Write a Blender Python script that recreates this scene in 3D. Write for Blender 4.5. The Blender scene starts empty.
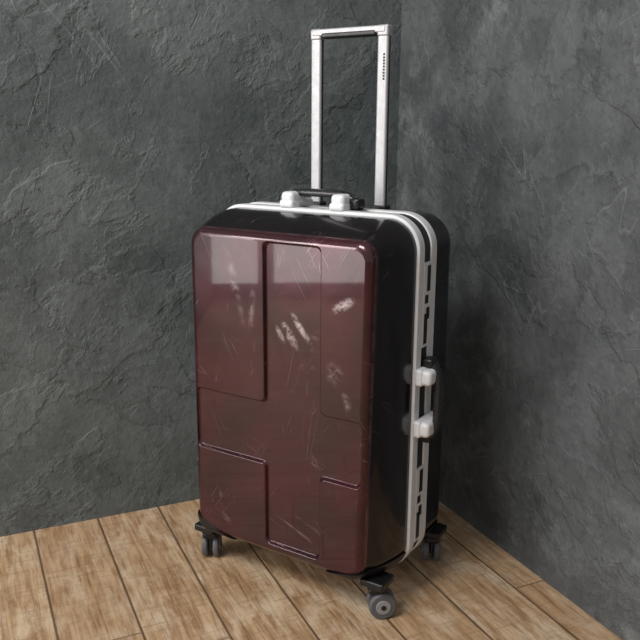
import bpy, bmesh, math, random
from math import *
from mathutils import Vector, Matrix
random.seed(4)
WA=0.9961; KX,KY=-0.1161,0.7171
ROT=Matrix.Rotation(-WA,4,'Z'); L2W=ROT@Matrix.Translation((-KX,-KY,0))
col=bpy.context.scene.collection

# ---------------- node helpers
class NT:
    def __init__(s,name):
        s.m=bpy.data.materials.new(name); s.m.use_nodes=True
        s.t=s.m.node_tree; s.n=s.t.nodes; s.b=s.n['Principled BSDF']
    def link(s,a,b): s.t.links.new(a,b)
    def setin(s,sock,v):
        if isinstance(v,bpy.types.NodeSocket): s.link(v,sock)
        else: sock.default_value=v
    def co(s,scale=(1,1,1),loc=(0,0,0),rot=(0,0,0)):
        tc=s.n.new('ShaderNodeTexCoord'); mp=s.n.new('ShaderNodeMapping')
        mp.inputs['Scale'].default_value=scale; mp.inputs['Location'].default_value=loc; mp.inputs['Rotation'].default_value=rot
        s.link(tc.outputs['Object'],mp.inputs[0]); return mp.outputs[0]
    def strokeco(s,axis,ang,scale,loc):
        tc=s.n.new('ShaderNodeTexCoord'); r=s.n.new('ShaderNodeVectorRotate'); r.rotation_type=axis; r.inputs['Angle'].default_value=ang
        s.link(tc.outputs['Object'],r.inputs['Vector']); mp=s.n.new('ShaderNodeMapping'); s.link(r.outputs[0],mp.inputs[0])
        mp.inputs['Scale'].default_value=scale; mp.inputs['Location'].default_value=loc; return mp.outputs[0]
    def noise(s,vec,scale,detail=4,rough=.5,dist=0):
        n=s.n.new('ShaderNodeTexNoise'); s.link(vec,n.inputs['Vector'])
        n.inputs['Scale'].default_value=scale; n.inputs['Detail'].default_value=detail
        n.inputs['Roughness'].default_value=rough; n.inputs['Distortion'].default_value=dist
        return n.outputs['Fac']
    def ramp(s,fac,stops):
        r=s.n.new('ShaderNodeValToRGB'); s.link(fac,r.inputs[0]); e=r.color_ramp.elements
        while len(e)<len(stops): e.new(.5)
        for i,(p,c) in enumerate(stops):
            e[i].position=p; e[i].color=(c,c,c,1) if isinstance(c,(int,float)) else (*c,1)
        return r.outputs[0]
    def line(s,n,w): return s.ramp(s.math('ABSOLUTE',s.math('SUBTRACT',n,.5)),[(0,1.),(w,0.)])
    def math(s,op,a,b=0,c=0):
        n=s.n.new('ShaderNodeMath'); n.operation=op
        s.setin(n.inputs[0],a); s.setin(n.inputs[1],b); s.setin(n.inputs[2],c); return n.outputs[0]
    def mix(s,fac,a,b,mode='MIX'):
        n=s.n.new('ShaderNodeMix'); n.data_type='RGBA'; n.blend_type=mode
        s.setin(n.inputs[0],fac)
        for k,v in ((6,a),(7,b)):
            if isinstance(v,tuple): v=(*v,1) if len(v)==3 else v
            s.setin(n.inputs[k],v)
        return n.outputs[2]
    def bump(s,h,strength=.5,dist=.01,normal=None):
        n=s.n.new('ShaderNodeBump'); s.link(h,n.inputs['Height']); n.inputs['Strength'].default_value=strength
        n.inputs['Distance'].default_value=dist
        if normal: s.link(normal,n.inputs['Normal'])
        return n.outputs[0]
    def out(s,color=None,rough=None,normal=None,metal=None,coat=None):
        for k,v in (('Base Color',color),('Roughness',rough),('Normal',normal),('Metallic',metal),('Coat Weight',coat)):
            if v is None: continue
            if isinstance(v,tuple): v=(*v,1)
            s.setin(s.b.inputs[k],v)
        return s.m
def srgb(r,g,b):
    f=lambda c:(c/255/12.92 if c<10 else ((c/255+.055)/1.055)**2.4)
    return (f(r),f(g),f(b))

def simple(name,c,rough=.4,metal=0,noise=.0):
    m=NT(name)
    n=m.noise(m.co(),60,4)
    cc=m.mix(m.math('MULTIPLY',n,.4),c,tuple(x*(.6) for x in c))
    r=m.math('ADD',m.math('MULTIPLY',n,.15),rough-.07)
    return m.out(cc,r,m.bump(n,.05,.001),metal)

def wall_mat(name,c_lo,c_hi,seed,scuff,AX):
    m=NT(name); v=m.co(loc=(seed,seed*2,seed))
    big=m.noise(v,1.5,3,.55,.2); mid=m.noise(v,6,7,.66,.1); fine=m.noise(v,50,5,.65)
    base=m.mix(m.ramp(m.math('ADD',m.math('MULTIPLY',big,.45),m.math('MULTIPLY',mid,.55)),[(.40,0.),(.60,1.)]),c_lo,c_hi)
    H=m.math('MULTIPLY',mid,.75)
    # skip-trowel plateaus
    for i,(sc,ang,st,th) in enumerate([(3.4,.6,.6,.51),(6,-.7,.5,.54),(10,1.1,.55,.56)]):
        nz=m.noise(m.strokeco(AX,ang,(st if AX=='Y_AXIS' else 1,st if AX=='X_AXIS' else 1,1),(seed+i*3.7,i*1.9,seed)),sc,8,.58,.1)
        p=m.ramp(nz,[(th,0.),(th+.02,1.),(th+.13,.3)])
        H=m.math('ADD',H,m.math('MULTIPLY',p,(.13,.11,.07)[i]))
        base=m.mix(m.math('MULTIPLY',p,(.18,.2,.16)[i]),base,tuple(min(1,x*1.45) for x in c_hi) if i%2==0 else tuple(x*.64 for x in c_lo))
    # fine straight trowel drags
    dl=None
    for i,(ang,sc,w) in enumerate([(.5,7,.0035),(-.9,6,.003),(1.3,8,.0035)]):
        st=(.16,1,1) if AX=='Y_AXIS' else (1,.16,1)
        l=m.line(m.noise(m.strokeco(AX,ang,st,(i*5+seed,i*2+seed,i)),sc,2,.4,.05),w)
        g=m.ramp(m.noise(m.co(loc=(i*3+seed,seed,i)),4.5,3,.5),[(.56,0.),(.64,1.)])
        l=m.math('MULTIPLY',l,g); dl=l if dl is None else m.math('MAXIMUM',dl,l)
    base=m.mix(m.math('MULTIPLY',dl,.3),base,srgb(150,155,155))
    base=m.mix(m.ramp(fine,[(.5,0.),(.8,.55)]),base,tuple(x*.5 for x in c_lo))
    base=m.mix(m.ramp(m.noise(m.co(loc=(seed,9,9)),40,5,.7),[(.56,0.),(.8,.45)]),base,tuple(min(1,x*1.8) for x in c_hi))
    sc=m.noise(m.co(loc=(seed*3,0,1)),8,9,.74,.1)
    g3=m.ramp(m.noise(m.co(loc=(seed,5,5)),1.7,2),[(.45,0.),(.62,1.)])
    base=m.mix(m.math('MULTIPLY',m.math('MULTIPLY',m.ramp(sc,[(.52,0.),(.74,1.)]),g3),scuff),base,srgb(158,163,163))
    h=m.math('ADD',H,m.math('MULTIPLY',fine,.08))
    h=m.math('ADD',h,m.math('MULTIPLY',dl,.04))
    return m.out(base,m.math('ADD',.45,m.math('MULTIPLY',mid,.25)),m.bump(h,.72,.02))

def floor_mat():
    m=NT('wood_plank_floor')
    tc=m.n.new('ShaderNodeTexCoord'); sp=m.n.new('ShaderNodeSeparateXYZ'); m.link(tc.outputs['Object'],sp.inputs[0])
    X=m.math('DIVIDE',m.math('ADD',sp.outputs[0],.075),.15); Xi=m.math('FLOOR',X); Xf=m.math('FRACT',X)
    wn=m.n.new('ShaderNodeTexWhiteNoise'); wn.noise_dimensions='1D'; m.link(Xi,wn.inputs['W'])
    Y=m.math('ADD',m.math('DIVIDE',sp.outputs[1],.9),m.math('MULTIPLY',wn.outputs['Value'],3)); Yi=m.math('FLOOR',Y); Yf=m.math('FRACT',Y)
    cb=m.n.new('ShaderNodeCombineXYZ'); m.link(Xi,cb.inputs[0]); m.link(Yi,cb.inputs[1])
    w2=m.n.new('ShaderNodeTexWhiteNoise'); w2.noise_dimensions='3D'; m.link(cb.outputs[0],w2.inputs['Vector'])
    rv=w2.outputs['Value']
    off=m.n.new('ShaderNodeVectorMath'); off.operation='MULTIPLY_ADD'
    m.link(w2.outputs['Color'],off.inputs[0]); off.inputs[1].default_value=(7,7,7); m.link(tc.outputs['Object'],off.inputs[2])
    def nz(sx,sy,sc,d,r,di):
        mp=m.n.new('ShaderNodeMapping'); mp.inputs['Scale'].default_value=(sx,sy,1); m.link(off.outputs[0],mp.inputs[0])
        return m.noise(mp.outputs[0],sc,d,r,di)
    g=nz(24,2.2,3.2,10,.75,.4); g2=nz(8,3,2.5,8,.7,.4); g3=nz(4,42,2.5,6,.7,.3); g4=nz(70,3,3,6,.7,.2)
    c=m.mix(m.ramp(g,[(.38,0.),(.60,1.)]),srgb(146,110,76),srgb(206,174,138))
    c=m.mix(m.ramp(g2,[(.46,0.),(.64,.75)]),c,srgb(226,206,178))
    c=m.mix(m.ramp(g3,[(.53,0.),(.66,.5)]),c,srgb(138,102,70))
    c=m.mix(m.ramp(g4,[(.52,0.),(.66,.65)]),c,srgb(116,84,58))
    c=m.mix(m.math('MULTIPLY',rv,.4),c,srgb(156,118,84))
    ex=m.math('MULTIPLY',m.math('MINIMUM',Xf,m.math('SUBTRACT',1,Xf)),.15)
    ey=m.math('MULTIPLY',m.math('MINIMUM',Yf,m.math('SUBTRACT',1,Yf)),.9)
    sx=m.ramp(m.math('MULTIPLY',ex,100),[(.10,1.),(.36,0.)]); sy=m.ramp(m.math('MULTIPLY',ey,100),[(.06,.8),(.24,0.)])
    seam=m.math('MAXIMUM',sx,sy)
    c=m.mix(m.math('MULTIPLY',seam,.85),c,srgb(80,57,40))
    h=m.math('SUBTRACT',m.math('MULTIPLY',g,.45),seam)
    return m.out(c,m.math('ADD',.42,m.math('MULTIPLY',g,.2)),m.bump(h,.55,.002))

def shell_mat(name,base_a,base_b,face):
    m=NT(name); v=m.co()
    n=m.noise(v,6,4,.6)
    c=m.mix(m.ramp(n,[(.35,0.),(.65,1.)]),base_a,base_b)
    tot=None
    for i,(a,sc,w) in enumerate([(.5,26,.007),(-.6,30,.006),(1.2,24,.006),(-.15,34,.007)]):
        nn=m.noise(m.strokeco('Y_AXIS',a,(1,.3,.06),(i*3.3,0,i)),sc,2,.5)
        gate=m.ramp(m.noise(m.co(loc=(i*2,i,3)),9,3,.6),[(.56,0.),(.70,1.)])
        s=m.math('MULTIPLY',m.line(nn,w),gate); tot=s if tot is None else m.math('MAXIMUM',tot,s)
    rough=m.math('ADD',.17,m.math('MULTIPLY',m.noise(v,11,6,.65),.12))
    if face:
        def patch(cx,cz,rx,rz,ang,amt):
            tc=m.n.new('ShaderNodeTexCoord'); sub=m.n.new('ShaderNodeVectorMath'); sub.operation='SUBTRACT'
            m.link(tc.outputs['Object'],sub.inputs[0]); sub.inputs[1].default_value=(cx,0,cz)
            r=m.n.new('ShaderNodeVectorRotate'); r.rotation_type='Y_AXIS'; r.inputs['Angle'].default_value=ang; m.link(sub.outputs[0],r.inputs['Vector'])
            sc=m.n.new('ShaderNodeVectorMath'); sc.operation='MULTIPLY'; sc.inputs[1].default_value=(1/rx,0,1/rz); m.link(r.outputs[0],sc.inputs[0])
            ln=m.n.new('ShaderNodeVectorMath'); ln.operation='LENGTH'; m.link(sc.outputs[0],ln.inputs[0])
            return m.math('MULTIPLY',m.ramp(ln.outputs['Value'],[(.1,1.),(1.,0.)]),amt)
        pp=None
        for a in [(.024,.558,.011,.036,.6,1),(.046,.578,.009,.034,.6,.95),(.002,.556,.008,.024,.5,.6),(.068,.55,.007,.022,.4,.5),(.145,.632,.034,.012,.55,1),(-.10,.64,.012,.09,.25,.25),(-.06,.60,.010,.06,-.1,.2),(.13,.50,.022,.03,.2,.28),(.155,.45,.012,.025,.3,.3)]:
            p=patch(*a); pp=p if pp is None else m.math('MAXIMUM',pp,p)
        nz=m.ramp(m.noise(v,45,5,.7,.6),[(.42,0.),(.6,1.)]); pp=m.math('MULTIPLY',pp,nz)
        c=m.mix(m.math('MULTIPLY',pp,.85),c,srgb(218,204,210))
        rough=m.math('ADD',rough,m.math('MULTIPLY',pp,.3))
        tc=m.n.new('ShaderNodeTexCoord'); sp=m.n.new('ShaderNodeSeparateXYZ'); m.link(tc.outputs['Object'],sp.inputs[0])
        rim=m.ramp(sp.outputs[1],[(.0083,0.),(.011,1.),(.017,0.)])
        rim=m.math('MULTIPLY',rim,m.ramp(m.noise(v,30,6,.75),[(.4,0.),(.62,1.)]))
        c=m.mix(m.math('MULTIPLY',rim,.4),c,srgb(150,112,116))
        c=m.mix(m.ramp(m.noise(v,150,3,.7),[(.70,0.),(.75,.35)]),c,srgb(170,140,146))
    c=m.mix(m.math('MULTIPLY',tot,.38 if face else .12),c,srgb(190,165,172))
    wob=m.noise(m.co(),6,3,.5)
    m.b.inputs['Specular IOR Level'].default_value=.45 if face else .35
    m.b.inputs['Coat Roughness'].default_value=.035
    return m.out(c,rough,m.bump(wob,.35,.006),.4 if face else 0.,.7 if face else .4)

MAT=dict(
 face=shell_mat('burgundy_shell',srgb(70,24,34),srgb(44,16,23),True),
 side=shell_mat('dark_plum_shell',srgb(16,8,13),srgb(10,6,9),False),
 white=simple('white_trim_plastic',srgb(240,241,243),.35),
 dark=simple('dark_seal',srgb(30,30,32),.5),
 black=simple('black_plastic',srgb(24,24,26),.35),
 grip=simple('grip_dark_grey',srgb(40,41,43),.25),
 alu=simple('brushed_aluminium',srgb(192,192,195),.4,.3),
 wheel=simple('grey_wheel_rubber',srgb(95,95,98),.5),
 hub=simple('wheel_hub_grey',srgb(150,150,152),.4),
 steel=simple('steel',srgb(130,130,130),.3,.9))

# ---------------- room
def box(name,x0,x1,y0,y1,z0,z1,mat):
    me=bpy.data.meshes.new(name); bm=bmesh.new()
    bmesh.ops.create_cube(bm,size=1)
    for v in bm.verts: v.co=Vector(((x0+x1)/2+v.co.x*(x1-x0),(y0+y1)/2+v.co.y*(y1-y0),(z0+z1)/2+v.co.z*(z1-z0)))
    bm.to_mesh(me); bm.free(); o=bpy.data.objects.new(name,me); col.objects.link(o); me.materials.append(mat); return o
box('floor',-6,.12,-7,.12,-.1,0,floor_mat())
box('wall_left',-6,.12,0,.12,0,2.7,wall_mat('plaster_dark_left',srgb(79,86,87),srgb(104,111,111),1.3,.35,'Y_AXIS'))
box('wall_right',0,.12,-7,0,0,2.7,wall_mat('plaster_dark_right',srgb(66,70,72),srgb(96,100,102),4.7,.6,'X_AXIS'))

# ---------------- suitcase
case=bpy.data.objects.new('suitcase',None); col.objects.link(case); case.matrix_world=L2W
def addpart(name,me,mats):
    o=bpy.data.objects.new(name,me); col.objects.link(o); o.parent=case
    for m in mats: me.materials.append(MAT[m])
    return o
def smooth(o,ang=40,wn=True):
    for p in o.data.polygons: p.use_smooth=True
    o.data.set_sharp_from_angle(angle=radians(ang))
    if wn:
        w=o.modifiers.new('wn','WEIGHTED_NORMAL'); w.keep_sharp=True; w.weight=90
def outline(hw,zb,zt,r,n=10,cx=0):
    pts=[]
    for (x,z,a0) in ((cx+hw-r,zt-r,0),(cx-hw+r,zt-r,90),(cx-hw+r,zb+r,180),(cx+hw-r,zb+r,270)):
        for i in range(n+1):
            a=radians(a0+90*i/n); pts.append((x+r*cos(a),z+r*sin(a)))
    return pts
def loft(name,rings,mats,matf=None,n=10,cap=True):
    bm=bmesh.new(); vs=[]
    for rg in rings:
        y,hw,zb,zt,r=rg[:5]; w=rg[5] if len(rg)>5 else 0   # w: lid narrowing toward face
        row=[]
        for x,z in outline(hw,zb,zt,r,n):
            x-=w*(.006+ (.012*(1-(z-.08)/.67) if x>0 else 0)); row.append(bm.verts.new((x,y,z)))
        vs.append(row)
    k=len(vs[0])
    for i in range(len(vs)-1):
        for j in range(k): bm.faces.new((vs[i][j],vs[i][(j+1)%k],vs[i+1][(j+1)%k],vs[i+1][j]))
    if cap: bm.faces.new(vs[0]); bm.faces.new(vs[-1])
    bmesh.ops.recalc_face_normals(bm,faces=bm.faces)
    if matf:
        for f in bm.faces: f.material_index=matf(f.calc_center_median())
    me=bpy.data.meshes.new(name); bm.to_mesh(me); bm.free()
    return addpart(name,me,mats)
def front_rings(off=0):
    R=.018; out=[]
    a=(.122,.233,.072,.782,.060); b=(R,.2135,.086,.752,.036)
    for k in range(11):
        t=k/11; y=a[0]+(b[0]-a[0])*t; g=t**2.2
        out.append((y,a[1]+(b[1]-a[1])*g+off,a[2]+(b[2]-a[2])*g-off,a[3]+(b[3]-a[3])*g+off,a[4]+(b[4]-a[4])*g,g))
    for i in range(9):
        t=radians(90*i/8); ins=R*(1-cos(t)); y=R*(1-sin(t))
        out.append((y-off,b[1]-ins+off,b[2]+ins-off,b[3]-ins+off,b[4]-ins*.8,1))
    return out
def rear_rings(off=0):
    R=.045; out=[(.188,.233+off,.072-off,.782+off,.060),(.262,.233+off,.074-off,.780+off,.060)]
    for i in range(1,9):
        t=radians(90*i/8); ins=R*(1-cos(t)); out.append((.262+R*sin(t)+off,.233-ins+off,.074+ins-off,.78-ins+off,.060-ins*.5))
    return out
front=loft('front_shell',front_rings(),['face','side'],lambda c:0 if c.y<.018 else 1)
XL,XR,ZL,ZU,ZT,ZB=-.029,.094,.287,.412,.732,.112
def cross(e):
    P=[(XL-e,ZT+e),(XL-e,ZU+e),(-.207-e,ZU+e),(-.207-e,ZL-e),(XL-e,ZL-e),(XL-e,ZB-e),(XR+e,ZB-e),(XR+e,ZL-e),(.184+e,ZL-e),(.186+e,ZU+e),(XR+e,ZU+e),(XR+e,ZT+e)]
    out=[]; n=len(P)
    for i in range(n):
        p=Vector(P[i]); a=(Vector(P[i-1])-p).normalized(); b=(Vector(P[(i+1)%n])-p).normalized(); r=.012
        c=p+(a+b)*r; s=p+a*r; t=p+b*r
        a0=atan2(s.y-c.y,s.x-c.x); a1=atan2(t.y-c.y,t.x-c.x); d=(a1-a0+pi)%(2*pi)-pi
        for k in range(9): q=a0+d*k/8; out.append((c.x+r*cos(q),c.y+r*sin(q)))
    return out
bm=bmesh.new(); vs=[]
CP=((.0080,-.001),(.0076,.0002),(.0064,.0012),(.0014,.0032),(.0004,.0044),(-.0006,.0066),(-.008,.03))
for y,e in CP: vs.append([bm.verts.new((x,y,z)) for x,z in cross(e)])
k=len(vs[0])
for i in range(len(CP)-1):
    for j in range(k): bm.faces.new((vs[i][j],vs[i][(j+1)%k],vs[i+1][(j+1)%k],vs[i+1][j]))
bm.faces.new(vs[0]); bm.faces.new(vs[-1]); bmesh.ops.recalc_face_normals(bm,faces=bm.faces)
me=bpy.data.meshes.new('cut'); bm.to_mesh(me); bm.free(); cut=addpart('cut',me,['face'])
def boolean(o,c,op='DIFFERENCE'):
    b=o.modifiers.new('b','BOOLEAN'); b.operation=op; b.object=c; b.solver='EXACT'
    dg=bpy.context.evaluated_depsgraph_get(); dg.update()
    nm=bpy.data.meshes.new_from_object(o.evaluated_get(dg)); o.modifiers.clear(); o.data=nm
    bpy.data.objects.remove(c)
boolean(front,cut); smooth(front,50)
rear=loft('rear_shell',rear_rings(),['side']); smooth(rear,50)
def band(name,y0,y1,o,mat,bev=.003):
    h,zb,zt,r=.233,.072,.782,.060
    R=[(y0,o-bev*2),(y0,o-bev),(y0+bev*.4,o-bev*.3),(y0+bev,o),(y1-bev,o),(y1-bev*.4,o-bev*.3),(y1,o-bev),(y1,o-bev*2)]
    b=loft(name,[(y,h+q,zb-q,zt+q,r+q) for y,q in R],[mat],n=14,cap=True); smooth(b,50); return b
band('frame_front_rib',.116,.141,.006,'white'); band('frame_seal',.136,.176,.0030,'dark',.001); band('frame_rear_rib',.169,.195,.006,'white')

def pbox(name,c,s,mat,bev=.002,rot=None,seg=3):
    bm=bmesh.new(); bmesh.ops.create_cube(bm,size=1)
    for v in bm.verts: v.co=Vector((v.co.x*s[0],v.co.y*s[1],v.co.z*s[2]))
    if bev: bmesh.ops.bevel(bm,geom=bm.edges[:],offset=bev,segments=seg,affect='EDGES',profile=.5)
    M=Matrix.Translation(c)@(rot.to_4x4() if rot else Matrix.Identity(4))
    bmesh.ops.transform(bm,matrix=M,verts=bm.verts)
    me=bpy.data.meshes.new(name); bm.to_mesh(me); bm.free(); o=addpart(name,me,[mat]); smooth(o,35); return o
for k,(z0,z1) in enumerate(((.535,.70),(.125,.285))):
    pbox(f'lock_plate_{k+1}',(.2375,.155,(z0+z1)/2),(.004,.032,z1-z0),'white',.001)
    for j,(f0,f1,dy) in enumerate(((.04,.40,-.004),(.33,.47,.004),(.52,.62,-.003),(.66,.96,.004))):
        a=z0+(z1-z0)*f0; b=z0+(z1-z0)*f1
        pbox(f'lock_slot_{k+1}_{j+1}',(.2398,.155+dy,(a+b)/2),(.0012,.014,b-a),'black',.0004,seg=1)
def handle(tag,origin,A,N,L,h,sg):
    A=Vector(A);N=Vector(N);D=A.cross(N)
    rot=Matrix((A,D,N)).transposed(); o=Vector(origin)
    P=lambda a,d,n:o+A*a+D*d+N*n
    for s in (-1,1):
        t='a' if s<0 else 'b'
        pbox(f'{tag}_mount_{t}',P(s*L*.33,0,.008),(.034,.080,.017),'white',.006,rot)
        pbox(f'{tag}_knuckle_{t}',P(s*L*.33,sg*.010,.020),(.031,.054,.026),'white',.009,rot)
        pbox(f'{tag}_end_{t}',P(s*L*.47,0,.014),(.024,.030,.024),'black',.007,rot)
    bm=bmesh.new(); rings=[]; n=24
    for i in range(n+1):
        t=i/n*2-1; a=t*L*.49; nn=h*(1-abs(t)**4*.5)
        w=.015*(1-.25*t*t); th=.008
        rr=[]
        for q in range(16):
            g=2*pi*q/16; cx=abs(cos(g))**.7*copysign(1,cos(g)); sy=abs(sin(g))**.7*copysign(1,sin(g))
            rr.append(bm.verts.new(P(a,cx*w,nn+sy*th)))
        rings.append(rr)
    for i in range(n):
        for q in range(16): bm.faces.new((rings[i][q],rings[i][(q+1)%16],rings[i+1][(q+1)%16],rings[i+1][q]))
    bm.faces.new(rings[0]); bm.faces.new(rings[-1]); bmesh.ops.recalc_face_normals(bm,faces=bm.faces)
    me=bpy.data.meshes.new(tag+'_grip'); bm.to_mesh(me); bm.free(); g=addpart(tag+'_grip',me,['grip']); smooth(g,60,False)
handle('top_handle',(0,.154,.786),(1,0,0),(0,0,1),.178,.031,1)
handle('side_handle',(.237,.154,.430),(0,0,-1),(1,0,0),.158,.036,1)
HY=.262; hw=.090
for s in (-1,1):
    t='left' if s<0 else 'right'
    pbox(f'pull_rod_{t}',(s*(hw-.012),HY,.93),(.024,.016,.42),'alu',.004)
    pbox(f'pull_rod_groove_{t}',(s*(hw-.012)+.0122,HY,.93),(.0008,.005,.38),'dark',0)
    pbox(f'pull_rod_socket_{t}',(s*(hw-.012),HY,.783),(.034,.026,.012),'black',.003)
    pbox(f'pull_corner_{t}',(s*(hw-.012),HY,1.130),(.0255,.020,.022),'alu',.004)
pbox('pull_bar_top',(0,HY,1.133),(2*hw-.01,.022,.014),'alu',.003)
pbox('pull_bar_grip',(0,HY,1.127),(2*hw-.052,.0235,.012),'black',.004)
for j in range(9):
    pbox(f'rod_mark_{j+1}',(hw-.008,HY-.0082,1.085-j*.0058),(.004,.0006,.0040),'dark',0)
def guard(tag,rings,x0,x1,y0,y1,z1,slant):
    g=loft(tag,rings,['black'])
    bm=bmesh.new()
    xo,xi=(x0,x1)
    P=[(xo,y0,.03),(xi,y0,.03),(xi,y0,z1-slant),(xo,y0,z1)]
    a=[bm.verts.new(p) for p in P]; b=[bm.verts.new((p[0],y1,p[2])) for p in P]
    bm.faces.new(a); bm.faces.new(b)
    for j in range(4): bm.faces.new((a[j],a[(j+1)%4],b[(j+1)%4],b[j]))
    bmesh.ops.recalc_face_normals(bm,faces=bm.faces)
    me=bpy.data.meshes.new('w'); bm.to_mesh(me); bm.free(); w=addpart('w',me,['black'])
    boolean(g,w,'INTERSECT'); smooth(g,40)
guard('corner_guard_front_left',front_rings(.003),-.26,-.12,-.02,.113,.140,.056)
guard('corner_guard_front_right',front_rings(.003),.26,.11,-.02,.113,.122,.036)
guard('corner_guard_rear_left',rear_rings(.003),-.26,-.13,.197,.34,.116,.026)
guard('corner_guard_rear_right',rear_rings(.003),.26,.13,.197,.34,.116,.026)
def disc(name,c,ax,r,w,mat,bev=.004):
    bm=bmesh.new(); bmesh.ops.create_cone(bm,cap_ends=True,segments=40,radius1=r,radius2=r,depth=w)
    ed=[e for e in bm.edges if len(e.link_faces)==2 and abs(e.link_faces[0].normal.dot(e.link_faces[1].normal))<.5]
    if bev: bmesh.ops.bevel(bm,geom=ed,offset=bev,segments=4,affect='EDGES',profile=.5)
    q=Vector((0,0,1)).rotation_difference(Vector(ax))
    bmesh.ops.transform(bm,matrix=Matrix.Translation(c)@q.to_matrix().to_4x4(),verts=bm.verts)
    me=bpy.data.meshes.new(name); bm.to_mesh(me); bm.free(); o=addpart(name,me,[mat]); smooth(o,40); return o
def caster(tag,x,y,ang):
    ax=Vector((cos(ang),sin(ang),0)); fw=Vector((-sin(ang),cos(ang),0)); r=.028
    piv=Vector((x,y,0)); c=piv+fw*.010+Vector((0,0,r))
    for s,t in ((-1,'a'),(1,'b')):
        disc(f'{tag}_tyre_{t}',c+ax*s*.0125,ax,r,.014,'wheel',.005)
        disc(f'{tag}_hub_{t}',c+ax*s*.0193,ax,.015,.003,'hub',.001)
        disc(f'{tag}_cap_{t}',c+ax*s*.0213,ax,.005,.003,'black',.001)
    disc(f'{tag}_axle',c,ax,.004,.036,'steel',0)
    rot=Matrix((ax,fw,Vector((0,0,1)))).transposed()
    pbox(f'{tag}_fork',c+Vector((0,0,.014))-fw*.004,(.009,.030,.040),'black',.003,rot)
    pbox(f'{tag}_hood',piv+Vector((0,0,.060)),(.032,.038,.014),'black',.005,rot)
    disc(f'{tag}_swivel',piv+Vector((0,0,.069)),(0,0,1),.020,.014,'black',.002)
    pbox(f'{tag}_plate',piv+Vector((0,0,.078)),(.052,.052,.016),'black',.004)
caster('caster_front_left',-.213,.038,radians(30))
caster('caster_front_right',.205,.046,radians(-50))
caster('caster_rear_right',.212,.290,radians(30))
caster('caster_rear_left',-.200,.262,radians(20))

# ---------------- lights
W=bpy.data.worlds.new('world'); bpy.context.scene.world=W; W.use_nodes=True
W.node_tree.nodes['Background'].inputs[0].default_value=(.98,.98,1,1); W.node_tree.nodes['Background'].inputs[1].default_value=.42
def area(name,loc,tgt,sx,sy,power,c=(1,1,1)):
    l=bpy.data.lights.new(name,'AREA'); l.shape='RECTANGLE'; l.size=sx; l.size_y=sy; l.energy=power; l.color=c
    o=bpy.data.objects.new(name,l); col.objects.link(o); o.location=loc
    o.rotation_euler=(Vector(tgt)-Vector(loc)).to_track_quat('-Z','Y').to_euler(); return o
area('ceiling_light',(-2.2,-1.3,2.6),(-.7,-.6,0),.9,.9,50,(1,.97,.93))
# six unseen area lights added behind-left of camera, low enough to mirror in lid
wc=L2W@Vector((-1.75,-2.35,0)); tg=L2W@Vector((0,0,0))
d=(tg-wc).normalized(); side=Vector((d.y,-d.x,0))
for i in range(2):
    for j in range(3):
        p=wc+side*((i-.5)*.62)+Vector((0,0,.38+j*.66))
        area(f'lid_reflection_light_{i+1}_{j+1}',p,p+d,.54,.58,(5,9,15)[j],(1,.98,.95))

# ---------------- camera
f,pitch,roll,yaw,cx,cy,cz=.7909,.238,.0067,-.5622,.8505,-1.1961,.9428
F=Vector((sin(yaw)*cos(pitch),cos(yaw)*cos(pitch),-sin(pitch))); R=Vector((cos(yaw),-sin(yaw),0)); U=R.cross(F)
R2=R*cos(roll)+U*sin(roll); U2=-R*sin(roll)+U*cos(roll)
M=Matrix((R2,U2,-F)).transposed().to_4x4(); M.translation=(cx,cy,cz)
cd=bpy.data.cameras.new('camera'); cam=bpy.data.objects.new('camera',cd); col.objects.link(cam)
cam.matrix_world=L2W@M; cd.sensor_width=36; cd.lens=f*1000/640*36; cd.clip_start=.01
bpy.context.scene.camera=cam
bpy.context.scene.view_settings.view_transform='Standard'
